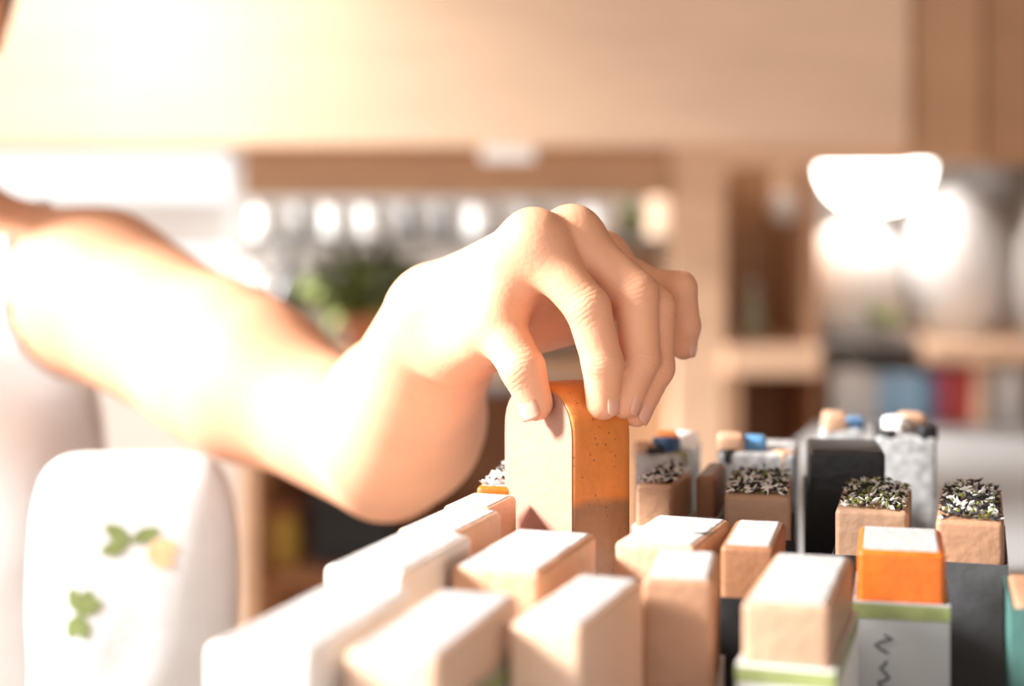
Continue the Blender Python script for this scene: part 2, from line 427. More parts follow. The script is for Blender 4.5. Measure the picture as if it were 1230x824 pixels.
TC = np.array((-.465, 1.20), np.float32)
def v3(x, y, z): return np.array((x, y, z), np.float32)
def sdf_torso(p):
    s = ell(p, v3(TC[0], 1.20, 1.10), v3(.155, .105, .20))
    s = smin(s, ell(p, v3(TC[0], 1.21, .92), v3(.135, .10, .17)), .08)
    s = smin(s, ell(p, v3(TC[0], 1.22, .78), v3(.168, .118, .14)), .08)
    s = smin(s, rc(p, SH, v3(TC[0] + .05, 1.215, 1.27), .052, .048), .05)
    s = smin(s, rc(p, v3(-.635, 1.21, 1.235), v3(TC[0] - .05, 1.215, 1.27), .054, .048), .05)
    for q in (-1, 1): s = smin(s, ell(p, v3(TC[0] + q * .07, 1.125, 1.10), v3(.06, .05, .062)), .04)
    s = smin(s, rc(p, v3(TC[0], 1.215, 1.26), v3(TC[0] + .005, 1.185, 1.37), .056, .050), .05)
    return s
HC = v3(-.455, 1.165, 1.445)
def sdf_head(p):
    s = ell(p, HC + v3(0, .012, .035), v3(.074, .092, .088))
    s = smin(s, ell(p, HC + v3(0, -.022, -.035), v3(.056, .062, .068)), .03)
    s = smin(s, rc(p, HC + v3(0, -.062, -.082), HC + v3(0, -.05, -.078), .016, .018), .02)       # chin
    s = smin(s, rc(p, HC + v3(0, -.083, .012), HC + v3(0, -.101, -.028), .007, .011), .010)      # nose
    for q in (-1, 1):
        s = smax(s, -(np.sqrt(((p - (HC + v3(q * .031, -.093, .010))) ** 2).sum(1)) - .014), .012)
        s = smin(s, np.sqrt(((p - (HC + v3(q * .030, -.070, .008))) ** 2).sum(1)) - .0125, .003)
        s = smin(s, rc(p, HC + v3(q * .018, -.078, .026), HC + v3(q * .045, -.066, .026), .006, .005), .010)
        s = smin(s, ell(p, HC + v3(q * .076, .018, -.005), v3(.009, .018, .030)), .006)           # ear
    s = smin(s, rc(p, HC + v3(-.018, -.079, -.052), HC + v3(.018, -.079, -.052), .006, .006), .006)
    s = smin(s, rc(p, HC + v3(-.014, -.077, -.062), HC + v3(.014, -.077, -.062), .006, .006), .005)
    return s
RS = v3(-.635, 1.21, 1.235); RE = v3(-.70, 1.27, .985); RW = v3(-.635, 1.15, .80)
def sdf_legs(p):
    s = None
    for q in (-1, 1):
        a = v3(TC[0] + q * .09, 1.22, .76); k_ = v3(TC[0] + q * .10, 1.21, .43); an = v3(TC[0] + q * .10, 1.235, .085)
        g = smin(rc(p, a, k_, .084, .055), rc(p, k_ - v3(0, 0, .02), an, .055, .034), .03)
        g = smin(g, rc(p, an - v3(0, 0, .03), an + v3(0, -.15, -.052), .032, .026), .03)
        s = g if s is None else np.minimum(s, g)
    return s
def sdf_body(p):
    t = smin(sdf_torso(p), sdf_hand_arm(p), .022)
    return t
def sdf_body_all(p):
    t = sdf_body(p)
    t = smin(t, sdf_head(p), .02)
    ra = smin(rc(p, RS, RE, .054, .040), rc(p, RE, RW, .040, .026), .02)
    ra = smin(ra, rc(p, RW, RW + v3(.03, -.02, -.09), .026, .022), .02)
    t = smin(t, ra, .02)
    return smin(t, sdf_legs(p), .03)

XC = -.335
person = root('person', 'person in a white sleeveless top reaching out to lift a soap bar', 'person', (TC[0], 1.22, 0))
fine = surface(sdf_body, (XC, .672, 1.06), (.085, 1.26, 1.325), .0016)
def clip_left(f):
    return f
coarse = surface(sdf_body_all, (-.80, .98, -.02), (XC + .006, 1.42, 1.60), .0050)
hi_x = coarse[0][:, 0][coarse[1]].max(1)
leg_part = coarse[0][:, 2][coarse[1]].min(1) < 1.02
coarse = (coarse[0], coarse[1][(hi_x < XC + .004) | leg_part])
body = np_mesh('body', [fine, coarse], SKIN, person)

# fine skin creases across the finger joints (relief only)
def creases(m_, joints):
    nt = m_.node_tree; tc = [n for n in nt.nodes if n.type == 'TEX_COORD'][0]
    bp0 = [n for n in nt.nodes if n.type == 'BUMP'][0]; tot = None
    def N(op, a, b=None):
        q = nt.nodes.new('ShaderNodeMath'); q.operation = op
        for k, x in enumerate((a, b)):
            if x is None: continue
            if isinstance(x, (int, float)): q.inputs[k].default_value = x
            else: nt.links.new(x, q.inputs[k])
        return q.outputs[0]
    nz = nt.nodes.new('ShaderNodeTexNoise'); nz.inputs['Scale'].default_value = 160; nt.links.new(tc.outputs['Object'], nz.inputs['Vector'])
    for c, dr, rad, wl in joints:
        sb = nt.nodes.new('ShaderNodeVectorMath'); sb.operation = 'SUBTRACT'; nt.links.new(tc.outputs['Object'], sb.inputs[0]); sb.inputs[1].default_value = tuple(float(x) for x in c)
        ln = nt.nodes.new('ShaderNodeVectorMath'); ln.operation = 'LENGTH'; nt.links.new(sb.outputs[0], ln.inputs[0])
        dt = nt.nodes.new('ShaderNodeVectorMath'); dt.operation = 'DOT_PRODUCT'; nt.links.new(sb.outputs[0], dt.inputs[0]); dt.inputs[1].default_value = tuple(float(x) for x in dr)
        mr = nt.nodes.new('ShaderNodeMapRange'); mr.interpolation_type = 'SMOOTHSTEP'; mr.inputs['From Min'].default_value = rad; mr.inputs['From Max'].default_value = rad * .6
        nt.links.new(ln.outputs['Value'], mr.inputs['Value'])
        ph = N('ADD', N('MULTIPLY', dt.outputs['Value'], 2 * math.pi / wl), N('MULTIPLY', nz.outputs['Fac'], 5.0))
        w = N('MULTIPLY', N('POWER', N('ABSOLUTE', N('SINE', ph)), .5), mr.outputs[0])
        tot = w if tot is None else N('ADD', tot, w)
    b2 = nt.nodes.new('ShaderNodeBump'); b2.inputs['Strength'].default_value = .22; b2.inputs['Distance'].default_value = .0009
    nt.links.new(tot, b2.inputs['Height']); nt.links.new(bp0.outputs[0], b2.inputs['Normal'])
    nt.links.new(b2.outputs[0], nt.nodes['Principled BSDF'].inputs['Normal'])
jl = []
for f, r in FING:
    for k in (1, 2):
        dr = f[k + 1] - f[k - 1]; dr = dr / np.linalg.norm(dr)
        jl.append((f[k] - np.array(LOC[person]), dr, r[k] * (1.5 if k == 1 else 1.3), .0046 if k == 1 else .0038))
dr = THB[3] - THB[1]; jl.append((THB[2] - np.array(LOC[person]), dr / np.linalg.norm(dr), .0145, .0046))
creases(SKIN, jl)

# fingernails
def nail(f, r, side_hint, w, l, nm='fingernail'):
    t = f[3] - f[2]; t = t / np.linalg.norm(t)
    dn = side_hint - t * float(side_hint @ t); dn /= np.linalg.norm(dn)
    wv = np.cross(t, dn); c = f[3] - t * r * .12
    vv = []; ff = []; nu, nv = 7, 9
    for i in range(nv):
        b = -1 + 2 * i / (nv - 1)
        ww = w * (1 - .18 * abs(b) ** 3) * (1.0 if abs(b) < .9 else .82)
        for j in range(nu):
            a_ = -1 + 2 * j / (nu - 1); an = a_ * ww / r
            q = c + t * (l * b) + dn * (r * math.cos(an) * (1 - .05 * (b > .5)) - .0001) + wv * (r * math.sin(an))
            vv.append(q)
    for i in range(nv - 1):
        for j in range(nu - 1):
            ff.append((i * nu + j, i * nu + j + 1, (i + 1) * nu + j + 1, (i + 1) * nu + j))
    o = MB().add(vv, ff, True).build(nm, NAIL, person)
    so = o.modifiers.new('thickness', 'SOLIDIFY'); so.thickness = .0006; so.offset = 0
def dorsal(f):
    a = f[1] - f[0]; b = f[2] - f[1]; n = np.cross(a, b)
    d_ = np.cross(n, f[3] - f[2]); d_ /= np.linalg.norm(d_)
    ref = f[1] - .5 * (f[0] + f[2])
    return d_ if d_ @ ref > 0 else -d_
for f, r in FING: nail(f, r[3] * 1.0, dorsal(f), r[3] * .78, r[3] * .74)
nail(THB, .0079, v3(-.62, -.55, .3), .0066, .0068)

# white sleeveless top
def sdf_top(p):
    s = sdf_torso(p) - .009 - .008 * np.clip((1.0 - p[:, 2]) * 8, 0, 1)
    fold = .0035 * np.sin(p[:, 0] * 62 + 2.2 * np.sin(p[:, 2] * 9)) * np.clip((1.2 - p[:, 2]) * 4, 0, 1)
    s = s - fold
    s = np.maximum(s, -(np.sqrt(((p - v3(TC[0], 1.15, 1.345)) ** 2).sum(1)) - .135))    # neckline
    n = v3(.93, -.12, .34); n = n / np.linalg.norm(n)
    s = smax(s, (p - (SH + v3(-.036, 0, .0))) @ n, .006)                        # arm hole
    n2 = v3(-.93, -.1, .34); n2 = n2 / np.linalg.norm(n2)
    s = smax(s, (p - (RS + v3(.034, 0, 0))) @ n2, .006)
    s = np.maximum(s, -(sdf_hand_arm(p) - .005))
    return np.maximum(s, .80 - p[:, 2])
np_mesh('sleeveless_top', [surface(sdf_top, (-.70, .98, .78), (-.20, 1.42, 1.36), .0042)], COTTON, person)
def sdf_trousers(p):
    s = smin(smin(sdf_torso(p), sdf_legs(p), .04) - .006, rc(p, RW, RW + v3(.03, -.02, -.09), .036, .032), .02)
    return np.maximum(np.maximum(s, p[:, 2] - .87), .09 - p[:, 2])
np_mesh('trousers', [surface(sdf_trousers, (-.72, 1.0, .06), (-.22, 1.40, .90), .007)], DENIM, person)
for q in (-1, 1):
    an = v3(TC[0] + q * .10, 1.235, .085)
    def sdf_shoe(p):
        s = smin(rc(p, an - v3(0, -.012, .04), an + v3(0, -.15, -.052), .043, .036), rc(p, an, an - v3(0, 0, .03), .042, .042), .03)
        return smax(s, -p[:, 2], .004)
    np_mesh('shoe', [surface(sdf_shoe, (an[0] - .07, .98, -.01), (an[0] + .07, 1.32, .17), .006)], SHOEM, person)
def sdf_hair(p):
    s = ell(p, HC + v3(0, .026, .046), v3(.086, .098, .092))
    s = smin(s, rc(p, HC + v3(0, .07, .0), HC + v3(0, .085, -.10), .062, .03), .04)
    s = np.maximum(s, -ell(p, HC + v3(0, -.085, -.02), v3(.062, .075, .095)))
    return s + .0008 * np.sin(p[:, 0] * 420 + 60 * p[:, 1])
np_mesh('hair', [surface(sdf_hair, (-.60, 1.0, 1.26), (-.32, 1.36, 1.64), .004)], HAIRM, person)
for q in (-1, 1):
    MB().lathe(tuple(HC + v3(q * .030, -.0785, .008)), [(.0005, -.0045), (.004, -.002), (.0047, 0), (.004, .002), (.0005, .0045)], 12).build('iris', EYEM, person)

# ================================================================ SOAP BARS
def rounded_bar(w, l, h, r, n=5):
    """rounded box, local: x 0..w, y 0..l, z 0..h"""
    bm = bmesh.new(); bmesh.ops.create_cube(bm, size=1)
    for v in bm.verts: v.co = Vector(((v.co.x + .5) * w, (v.co.y + .5) * l, (v.co.z + .5) * h))
    bmesh.ops.bevel(bm, geom=bm.edges[:], offset=r, segments=n, profile=.5, affect='EDGES')
    vv = [v.co.copy() for v in bm.verts]; ff = [tuple(v.index for v in f.verts) for f in bm.faces]
    bm.free(); return vv, ff

SOAPC = {
    'cream': mat('cream_soap', (216, 182, 156), .45, .05, 50, .10, 160, sss=.1),
    'white': mat('white_soap', (240, 236, 230), .45, .03, 50, .08, 160, sss=.1),
    'beige': mat('beige_soap', (176, 142, 116), .45, .07, 50, .10, 160, sss=.1),
    'tan': mat('tan_soap', (168, 128, 100), .45, .09, 50, .10, 160, sss=.1),
    'brown': mat('brown_soap', (146, 102, 72), .45, .10, 50, .10, 160, sss=.1),
    'orange': mat('orange_soap', (200, 98, 24), .4, .25, 60, .08, 160, sss=.1),
    'speckle': mat('speckled_grey_soap', (176, 176, 176), .5, .35, 220, .10, 160),
    'black': mat('charcoal_soap', (34, 34, 36), .5, .15, 50, .10, 160),
    'peach': mat('peach_soap', (206, 164, 134), .45, .06, 50, .10, 160, sss=.1),
}
CART = {
    'white': mat('white_paper', (226, 226, 226), .7, .04, 40, .05),
    'grey': mat('light_grey_paper', (172, 172, 172), .7, .05, 40, .05),
    'dark': mat('dark_grey_paper', (80, 80, 82), .6, .08, 40, .05),
    'black': mat('black_paper', (40, 40, 42), .6, .1, 40, .05),
    'teal': mat('teal_paper', (70, 110, 104), .6, .1, 40, .05),
}
BAND = mat('olive_band', (138, 146, 92), .6, .2, 70, .03)
INK = mat('black_ink', (38, 38, 40), .7, .1, 30, 0)
LIT_POWDER = mat('lit_white_bloom', (172, 170, 169), .8, .05, 60, .12, 200)  # powder tone that also carries the bright light on the tops
HERB = {'dark': mat('dark_dried_herb', (44, 42, 42), .8, .3, 90, .1), 'pale': mat('pale_petal', (228, 226, 220), .8, .06, 90, .1),
        'green': mat('green_herb', (122, 128, 58), .8, .2, 90, .1)}
CHUNK = {'blue': mat('blue_chunk', (96, 152, 200), .4, .12, 90, .05), 'orange': mat('orange_chunk', (214, 120, 44), .4, .12, 90, .05),
         'black': SOAPC['black'], 'peach': SOAPC['peach'], 'dblue': mat('deep_blue_chunk', (44, 84, 124), .4, .12, 90, .05), 'white': SOAPC['white'],
         'green': HERB['green']}

RECTS = []
def soap(label, fl, w, l, yaw, soapc, carton, exposed=.024, dz=0., herbs=None, chunks=None, lit_bloom=True, band=False, script=0, mark=None,
         group='soap bars standing in rows', r=.0024, tall=None):
    """fl: pixel of the near left top corner on the top plane"""
    zt = 1.17 + dz
    o = onz(fl[0], fl[1], zt)
    ya = math.radians(yaw); u = Vector((math.sin(ya), math.cos(ya), 0)); v = Vector((math.cos(ya), -math.sin(ya), 0)); Z = Vector((0, 0, 1))
    h = zt - TZ
    RECTS.append((label[:40], [(o + v * a_ + u * b_) for a_, b_ in ((-.0016, -.0016), (w + .0016, -.0016), (w + .0016, l + .0016), (-.0016, l + .0016))]))
    cen = o + v * w / 2 + u * l / 2
    R = root('soap_bar', label, 'soap', (cen.x, cen.y, TZ), group)
    X = lambda a, b, c: o + v * a + u * b + Z * (c - h)
    vv, ff = rounded_bar(w, l, h - .0005, r)
    MB().add([X(a.x, a.y, a.z + .0005) for a in vv], ff, True).build('bar', SOAPC[soapc], R)
    if lit_bloom:       # soda ash dust, with the overexposed top light painted into its colour
        e = .0022; ns = 6
        top = MB(); top.obox(X(e, e, h - .0012), v * (w - 2 * e), u * (l - 2 * e), Z * .0016)
        top.build('lit_bloom_layer', LIT_POWDER, R, .0007)
    if carton:
        g = .0006; tk = .0009; ht = h - exposed
        m = MB()
        m.obox(X(-g - tk, -g - tk, 0.0003), v * (w + 2 * g + 2 * tk), u * tk, Z * ht)
        m.obox(X(-g - tk, l + g, 0.0003), v * (w + 2 * g + 2 * tk), u * tk, Z * ht)
        m.obox(X(-g - tk, -g, 0.0003), v * tk, u * (l + 2 * g), Z * ht)
        m.obox(X(w + g, -g, 0.0003), v * tk, u * (l + 2 * g), Z * ht)
        ct = m.build('paper_sleeve', CART[carton], R)
        if band:
            q = g + tk + .0003; m = MB()
            m.obox(X(-q, -q, ht - .006), v * (w + 2 * q), u * .0003, Z * .0055)
            m.obox(X(w + g + tk, -q, ht - .006), v * .0003, u * (l + 2 * q), Z * .0055)
            b_ = m.build('olive_band', BAND, R); b_.parent = ct
        if script:          # hand-lettered writing that runs down the front of the sleeve
            m = MB(); rr = random.Random(script); q = -g - tk - .0003
            for col in range(1 if script < 5 else 2):
                x0 = w * (.30 + .36 * col); zz = ht - .012
                while zz > ht - .058 and zz > .01:
                    st = rr.uniform(.004, .007); am = rr.uniform(.0012, .0034)
                    pts = [X(x0 + am * math.sin(i * 1.3 + rr.random()), q, zz - st * i / 5) for i in range(6)]
                    m.tube(pts, .00045, 5); zz -= st + rr.choice((.0004, .0004, .003))
            s_ = m.build('lettering', INK, R); s_.parent = ct
    if herbs:
        for hc, cnt in herbs:
            m = MB(); rr = random.Random(int(fl[0] * 7 + cnt))
            for _ in range(cnt):
                a, b = rr.uniform(.002, w - .002), rr.uniform(.002, l - .002)
                dome = .004 * (1 - (2 * a / w - 1) ** 2)
                c = X(a, b, h + dome * rr.uniform(.2, 1) + .0003); L = rr.uniform(.0013, .0034); q = rr.uniform(.0005, .0011)
                d_ = Vector((rr.gauss(0, 1), rr.gauss(0, 1), rr.gauss(0, .5))).normalized(); s_ = d_.orthogonal().normalized(); t_ = d_.cross(s_)
                m.add([c + d_ * L, c - d_ * L, c + s_ * q, c - s_ * q, c + t_ * q, c - t_ * q],
                      [(0, 2, 4), (0, 4, 3), (0, 3, 5), (0, 5, 2), (1, 4, 2), (1, 3, 4), (1, 5, 3), (1, 2, 5)])
            tag(m.build({'dark': 'dried_herbs', 'pale': 'pale_petals', 'green': 'green_herbs'}[hc], HERB[hc], R), kind='stuff')
    if chunks:
        for (cc, a, b, c, s_) in chunks:
            vv, ff = rounded_bar(s_, s_ * 1.1, s_ * .9, s_ * .18, 2)
            ang = random.uniform(0, 1.5); ca, sa = math.cos(ang), math.sin(ang)
            MB().add([X(a + (q.x - s_ / 2) * ca - (q.y - s_ / 2) * sa, b + (q.x - s_ / 2) * sa + (q.y - s_ / 2) * ca, h + c + q.z) for q in vv], ff, True).build('soap_chunk', CHUNK[cc], R)
    if mark:
        m = MB(); a, b = mark
        m.add([X(a + x, b + y, h + .0006) for x, y in ((-.006, -.003), (-.001, -.0018), (.003, .001), (.006, .004), (.001, .002), (-.003, .0))], [(0, 1, 2, 3, 4, 5)])
        m.build('dark_leaf_mark', INK, R)
    return R

HB = [('dark', 240), ('pale', 200), ('green', 36)]
HG = [('dark', 200), ('pale', 190), ('green', 110)]
# row along the left edge of the table
soap('white soap bar with olive banded sleeve, end of the row on the table edge', (247, 775), .032, .080, 18, 'white', 'grey', .022, .006, band=True, script=3)
soap('white soap bar on the table edge, second from the near end of its row', (389, 680), .030, .068, 19, 'white', 'white', .03, .005)
soap('white soap bar on the table edge, third in its row', (476, 635), .026, .050, 20, 'cream', 'white', .03, .004)
soap('small pale soap bar on the table edge before the herb topped orange one', (531, 607), .022, .034, 20, 'peach', 'white', .03, .003)
soap('orange soap bar with pale herb strewn top, half hidden behind the lifted bar', (572, 584), .020, .060, 10, 'orange', 'white', .016, .004, herbs=[('dark', 40), ('pale', 120)])
# second row
soap('white soap bar with cream sides and olive band, next to the slanted white bar', (414, 783), .028, .080, 17, 'cream', 'grey', .017, .004, band=True)
soap('pale pink topped soap bar right in front of the lifted bar', (541, 680), .034, .074, 19, 'peach', 'white', .021, .0)
# third row
soap('tall white soap bar without sleeve next to a beige one', (610, 748), .024, .072, 20, 'cream', None, .03, .001)
soap('brown sided soap bar with a long bare front between two pale bars', (771, 695), .025, .050, 10, 'tan', 'white', .040, .0)
soap('pale soap bar marked with a small dark leaf on its top', (738, 650), .0325, .060, 21, 'peach', 'white', .02, -.001, mark=(.031, .026))
soap('tan soap bar in a tall black sleeve with clean white top', (865, 655), .021, .054, 14, 'brown', 'black', .020, .0)
soap('soap bar with black and white herb top behind the tall black sleeve', (870, 594), .030, .066, 10, 'beige', 'black', .02, .0, herbs=HB, lit_bloom=False)
soap('small tan soap bar with herb top beside the lifted orange bar', (763, 581), .018, .045, 18, 'tan', 'white', .02, .0, herbs=[('dark', 110), ('pale', 130)], lit_bloom=False)
soap('plain brown soap bar with grey top between two herb topped bars', (836, 572), .0095, .045, 14, 'brown', 'white', .02, .0)
# fourth row
soap('cream soap bar with sharp clean edges in a white lettered sleeve', (891, 722), .029, .080, 17, 'beige', 'white', .0205, .0, band=True, script=6)
soap('black charcoal soap bar behind the clean cream bar', (973, 541), .036, .045, 8, 'black', 'black', .02, .012, lit_bloom=False)
# fifth row
soap('orange soap bar in a grey lettered sleeve', (1030, 660), .0325, .048, 13, 'orange', 'grey', .0195, .0, band=True, script=2)
soap('soap bar with black, white and green herb top behind the orange lettered one', (1003, 611), .031, .066, 15, 'beige', 'black', .02, .0, herbs=HG, lit_bloom=False)
# last row
soap('herb topped beige soap bar in a dark grey sleeve, end of the rows', (1124, 624), .0275, .085, 16, 'tan', 'dark', .0175, .0, herbs=[('dark', 300), ('pale', 170), ('green', 60)], lit_bloom=False)
soap('soap bar in a teal sleeve outside the herb topped row', (1219, 724), .030, .05, 14, 'tan', 'teal', .002, -.012, lit_bloom=False)
# back of the table: confetti soaps
soap('white confetti soap with blue and orange chunks beside the lifted bar', (762, 545), .025, .06, 16, 'speckle', None, .03, .003,
     chunks=[('peach', .004, .008, -.004, .010), ('black', .010, .006, -.005, .009), ('dblue', .014, .016, -.003, .011), ('orange', .012, .030, -.003, .012), ('white', .020, .034, -.003, .012), ('green', .022, .008, -.006, .007)], lit_bloom=False)
soap('white confetti soap with a blue chunk behind the herb topped bar', (862, 543), .040, .055, 12, 'speckle', None, .03, .004,
     chunks=[('peach', .006, .010, -.004, .014), ('black', .005, .004, -.006, .008), ('blue', .018, .016, -.004, .012), ('peach', .034, .006, -.008, .010)], lit_bloom=False)
soap('pale confetti soap with peach chunk behind the charcoal bar', (985, 514), .024, .05, 12, 'speckle', None, .03, .004,
     chunks=[('peach', .008, .006, -.003, .013), ('blue', .020, .020, -.004, .009), ('dblue', .020, .006, -.004, .008)], lit_bloom=False)
soap('speckled grey confetti soap with black chunks behind the green herb topped bar', (1052, 524), .032, .05, 12, 'speckle', None, .03, .006,
     chunks=[('black', .006, .006, -.006, .010), ('peach', .020, .030, -.003, .014), ('black', .027, .006, -.003, .010), ('white', .012, .020, -.002, .012), ('black', .004, .024, -.004, .008)], herbs=[('dark', 60)], lit_bloom=False)

# ---- the bar in the hand
E0 = Vector((.0266, .690, 1.124)); ld = Vector((-.545, .839, 0)); rd = Vector((.839, .545, 0))
BWD, BTH = .055, .030
heldc = E0 + ld * BWD / 2 + rd * BTH / 2
held = root('soap_bar', 'orange and brown layered soap bar lifted between thumb and fingers', 'soap', heldc, 'soap bars standing in rows')
m = MB(); nu, nt_ = 28, 12; vv = []; ff = []
def prof(s):                    # outline of the wide face: straight sides, domed top
    pts = []
    H = .078; Wd = BWD
    pts.append((.004, 0)); pts.append((Wd - .004, 0)); pts.append((Wd - .0012, .0012)); pts.append((Wd, .004)); 
    for i in range(6): pts.append((Wd, .004 + (H - .004) * (i + 1) / 6))
    for i in range(1, 16):
        a = math.pi * i / 16
        pts.append((Wd / 2 + Wd / 2 * math.copysign(abs(math.cos(a)) ** .8, math.cos(a)), H + .021 * math.sin(a) ** .9))
    for i in range(7): pts.append((0, H - (H - .004) * i / 6))
    pts.append((.0012, .0012))
    return pts
pr = prof(0); n = len(pr); cx, cz = BWD / 2, .045
layers = [(-.0, .93), (.0012, .972), (.004, 1.0), (BTH / 2, 1.0), (BTH - .004, 1.0), (BTH - .0012, .972), (BTH, .93)]
for t_, s_ in layers:
    for x, z in pr:
        sx = cx + (x - cx) * (1 - (1 - s_) * .55); sz = cz + (z - cz) * (1 - (1 - s_) * .35)
        vv.append(E0 + ld * sx + rd * t_ + Vector((0, 0, sz)))
for k in range(len(layers) - 1):
    for i in range(n):
        j = (i + 1) % n; ff.append((k * n + i, (k + 1) * n + i, (k + 1) * n + j, k * n + j))
ff.append(tuple(range(n))); ff.append(tuple(reversed([(len(layers) - 1) * n + i for i in range(n)])))
m.add(vv, ff, True)
m.build('bar', layered_soap('layered_orange_soap', (208, 128, 62), (140, 100, 70), 1.176 - heldc.z), held)

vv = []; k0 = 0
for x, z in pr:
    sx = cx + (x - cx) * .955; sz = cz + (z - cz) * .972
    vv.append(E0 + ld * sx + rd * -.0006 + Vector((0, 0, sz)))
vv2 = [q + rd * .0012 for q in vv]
MB().add(vv + vv2, [tuple(range(n))] + [(i, n + i, n + (i + 1) % n, (i + 1) % n) for i in range(n)]).build('lit_bloom_layer', mat('pinkish_sunlit_face', (168, 124, 106), .75, .07, 45, .10, 160), held)  # pale plate: sunlight on the wide face put in as colour

# ================================================================ TOTE BAG on a stool beside the table
SX, SY, SZ = -.241, 1.035, .83
stool = root('wooden_stool', 'round pale wooden stool under the white tote bag', 'stool', (SX, SY, 0))
MB().lathe((SX, SY, SZ - .028), [(.080, 0), (.088, .004), (.090, .014), (.088, .024), (.082, .028)], 32).build('seat', WOOD, stool)
for i in range(3):
    a = 2 * math.pi * i / 3 + .5; ca, sa = math.cos(a), math.sin(a)
    MB().tube([(SX + .085 * ca, SY + .085 * sa, 0), (SX + .06 * ca, SY + .06 * sa, SZ - .028)], [.012, .015], 12).build('leg', WOOD, stool)
MB().tube([(SX + .074 * math.cos(q), SY + .074 * math.sin(q), .36) for q in [2 * math.pi * i / 24 for i in range(25)]], .007, 8).build('foot_ring', WOOD, stool)
tb = root('tote_bag', 'white canvas tote bag with printed sprigs standing behind the soap rows', 'bag', (SX, SY, SZ))
def sdf_bag(p):
    c = v3(SX, SY, .987); q = np.abs(p - c) / v3(.0665, .036, .157)
    e = (q[:, 0] ** 6 + q[:, 2] ** 6) ** (1 / 6)
    b = np.clip(1.15 - (p[:, 2] - .82) * 1.2, .6, 1.1)
    s = ((e ** 2.4 + (q[:, 1] / b) ** 2.4) ** (1 / 2.4) - 1) * .034
    return s + .0006 * np.sin(p[:, 0] * 110 + 6 * np.sin(p[:, 2] * 16)) * np.clip((1.10 - p[:, 2]) * 10, 0, 1)
np_mesh('bag_body', [surface(sdf_bag, (SX - .08, SY - .06, .81), (SX + .08, SY + .06, 1.17), .0035)], CANVAS, tb)
for q in (0, 1):                # straps hang down over the back
    pts = [(SX - .04 + .08 * i / 16, SY + .030 + .016 * math.sin(math.pi * i / 16) + .004 * q, 1.11 - (.10 + .02 * q) * math.sin(math.pi * i / 16)) for i in range(17)]
    vv = []; ff = []
    for x, y, z in pts: vv += [(x, y, z - .009), (x, y, z + .009)]
    for i in range(16): ff.append((2 * i, 2 * i + 1, 2 * i + 3, 2 * i + 2))
    st = MB().add(vv, ff, True).build('strap', CANVAS, tb)
    st.modifiers.new('thickness', 'SOLIDIFY').thickness = .002
def leaf_pts(c, L, w, ang, y):
    pts = []
    for i in range(9):
        t_ = i / 8; pts.append((t_ * L, w * math.sin(math.pi * t_) ** .8))
    out = pts + [(x, -z) for x, z in reversed(pts[1:-1])]
    ca, sa = math.cos(ang), math.sin(ang)
    return [(c[0] + x * ca - z * sa, y, c[1] + x * sa + z * ca) for x, z in out]
PGREEN = mat('printed_green', (112, 122, 70), .85, .15, 60, .1); PPEACH = mat('printed_peach', (232, 180, 136), .85, .1, 60, .1)
def bag_front(x, z):
    ys = np.linspace(SY - .05, SY, 400).astype(np.float32)
    k = sdf_bag(np.stack([np.full(400, x, np.float32), ys, np.full(400, z, np.float32)], 1))
    return float(ys[np.argmax(k < 0)])
def printed(px, py, L, w, angs, m_, nm):
    for a in angs:
        x = wx(px, 1.0); z = wz(py, 1.0)
        lv = leaf_pts((x, z), L, w, a, 0)
        cxm = sum(q[0] for q in lv) / len(lv); czm = sum(q[2] for q in lv) / len(lv); lv.append((cxm, 0, czm))
        lv = [(q[0], bag_front(q[0], q[2]) - .0006, q[2]) for q in lv]; nn = len(lv) - 1
        mm = MB(); mm.add(lv, [(i, (i + 1) % nn, nn) for i in range(nn)], True)
        mm.build(nm, m_, tb)
printed(152, 655, .020, .0050, (2.6, 3.5, .4), PGREEN, 'printed_leaf')
printed(172, 664, .020, .0065, (.05, -.5), PPEACH, 'printed_petal')
printed(92, 740, .017, .0050, (.5, 1.1, 1.9, 4.3, 5.0), PGREEN, 'printed_leaf')

# ================================================================ THINGS ON THE SHELVES
def vessel(name, label, cat, px, py_top, py_bot, wpx, d, m_, shape='jar', group=None, lid=None):
    cx_ = wx(px, d); z0 = wz(py_bot, d); H = wz(py_top, d) - z0; r = wpx * d / FP / 2
    S = {'jar': [(.85, 0), (.97, .05), (1, .15), (1, .72), (.9, .80), (.8, .84), (.8, .92), (.86, .93), (.86, 1)],
         'vase': [(.45, 0), (.62, .05), (.9, .28), (1, .5), (.88, .72), (.55, .88), (.42, .94), (.48, 1)],
         'bottle': [(.9, 0), (1, .04), (1, .55), (.85, .66), (.42, .76), (.36, .80), (.36, .94), (.44, .95), (.44, 1)],
         'globe': [(.35, 0), (.66, .08), (.9, .25), (1, .48), (.92, .72), (.68, .9), (.4, .98), (.3, 1)],
         'bowl': [(.45, 0), (.5, .05), (.78, .3), (.95, .65), (1, 1)]}[shape]
    R = root(name, label, cat, (cx_, d, z0), group)
    MB().lathe((cx_, d, z0), [(r * a, H * b) for a, b in S], 28).build('body', m_, R)
    if shape in ('jar', 'bottle'):
        rr = r * (.88 if shape == 'jar' else .46)
        MB().lathe((cx_, d, z0 + H), [(rr * .96, -.08 * H), (rr * 1.06, -.07 * H), (rr * 1.06, .01 * H), (rr, .03 * H)], 24).build('lid', lid or GREY_C, R)
    elif shape in ('vase', 'globe'):
        rr = r * (.48 if shape == 'vase' else .32)
        MB().lathe((cx_, d, z0 + H), [(rr * .8, -.01 * H), (rr * 1.08, 0), (rr * 1.08, .02 * H), (rr * .8, .025 * H)], 24).build('rim', m_, R)
    return R
G = 'jars on the high grey shelf'
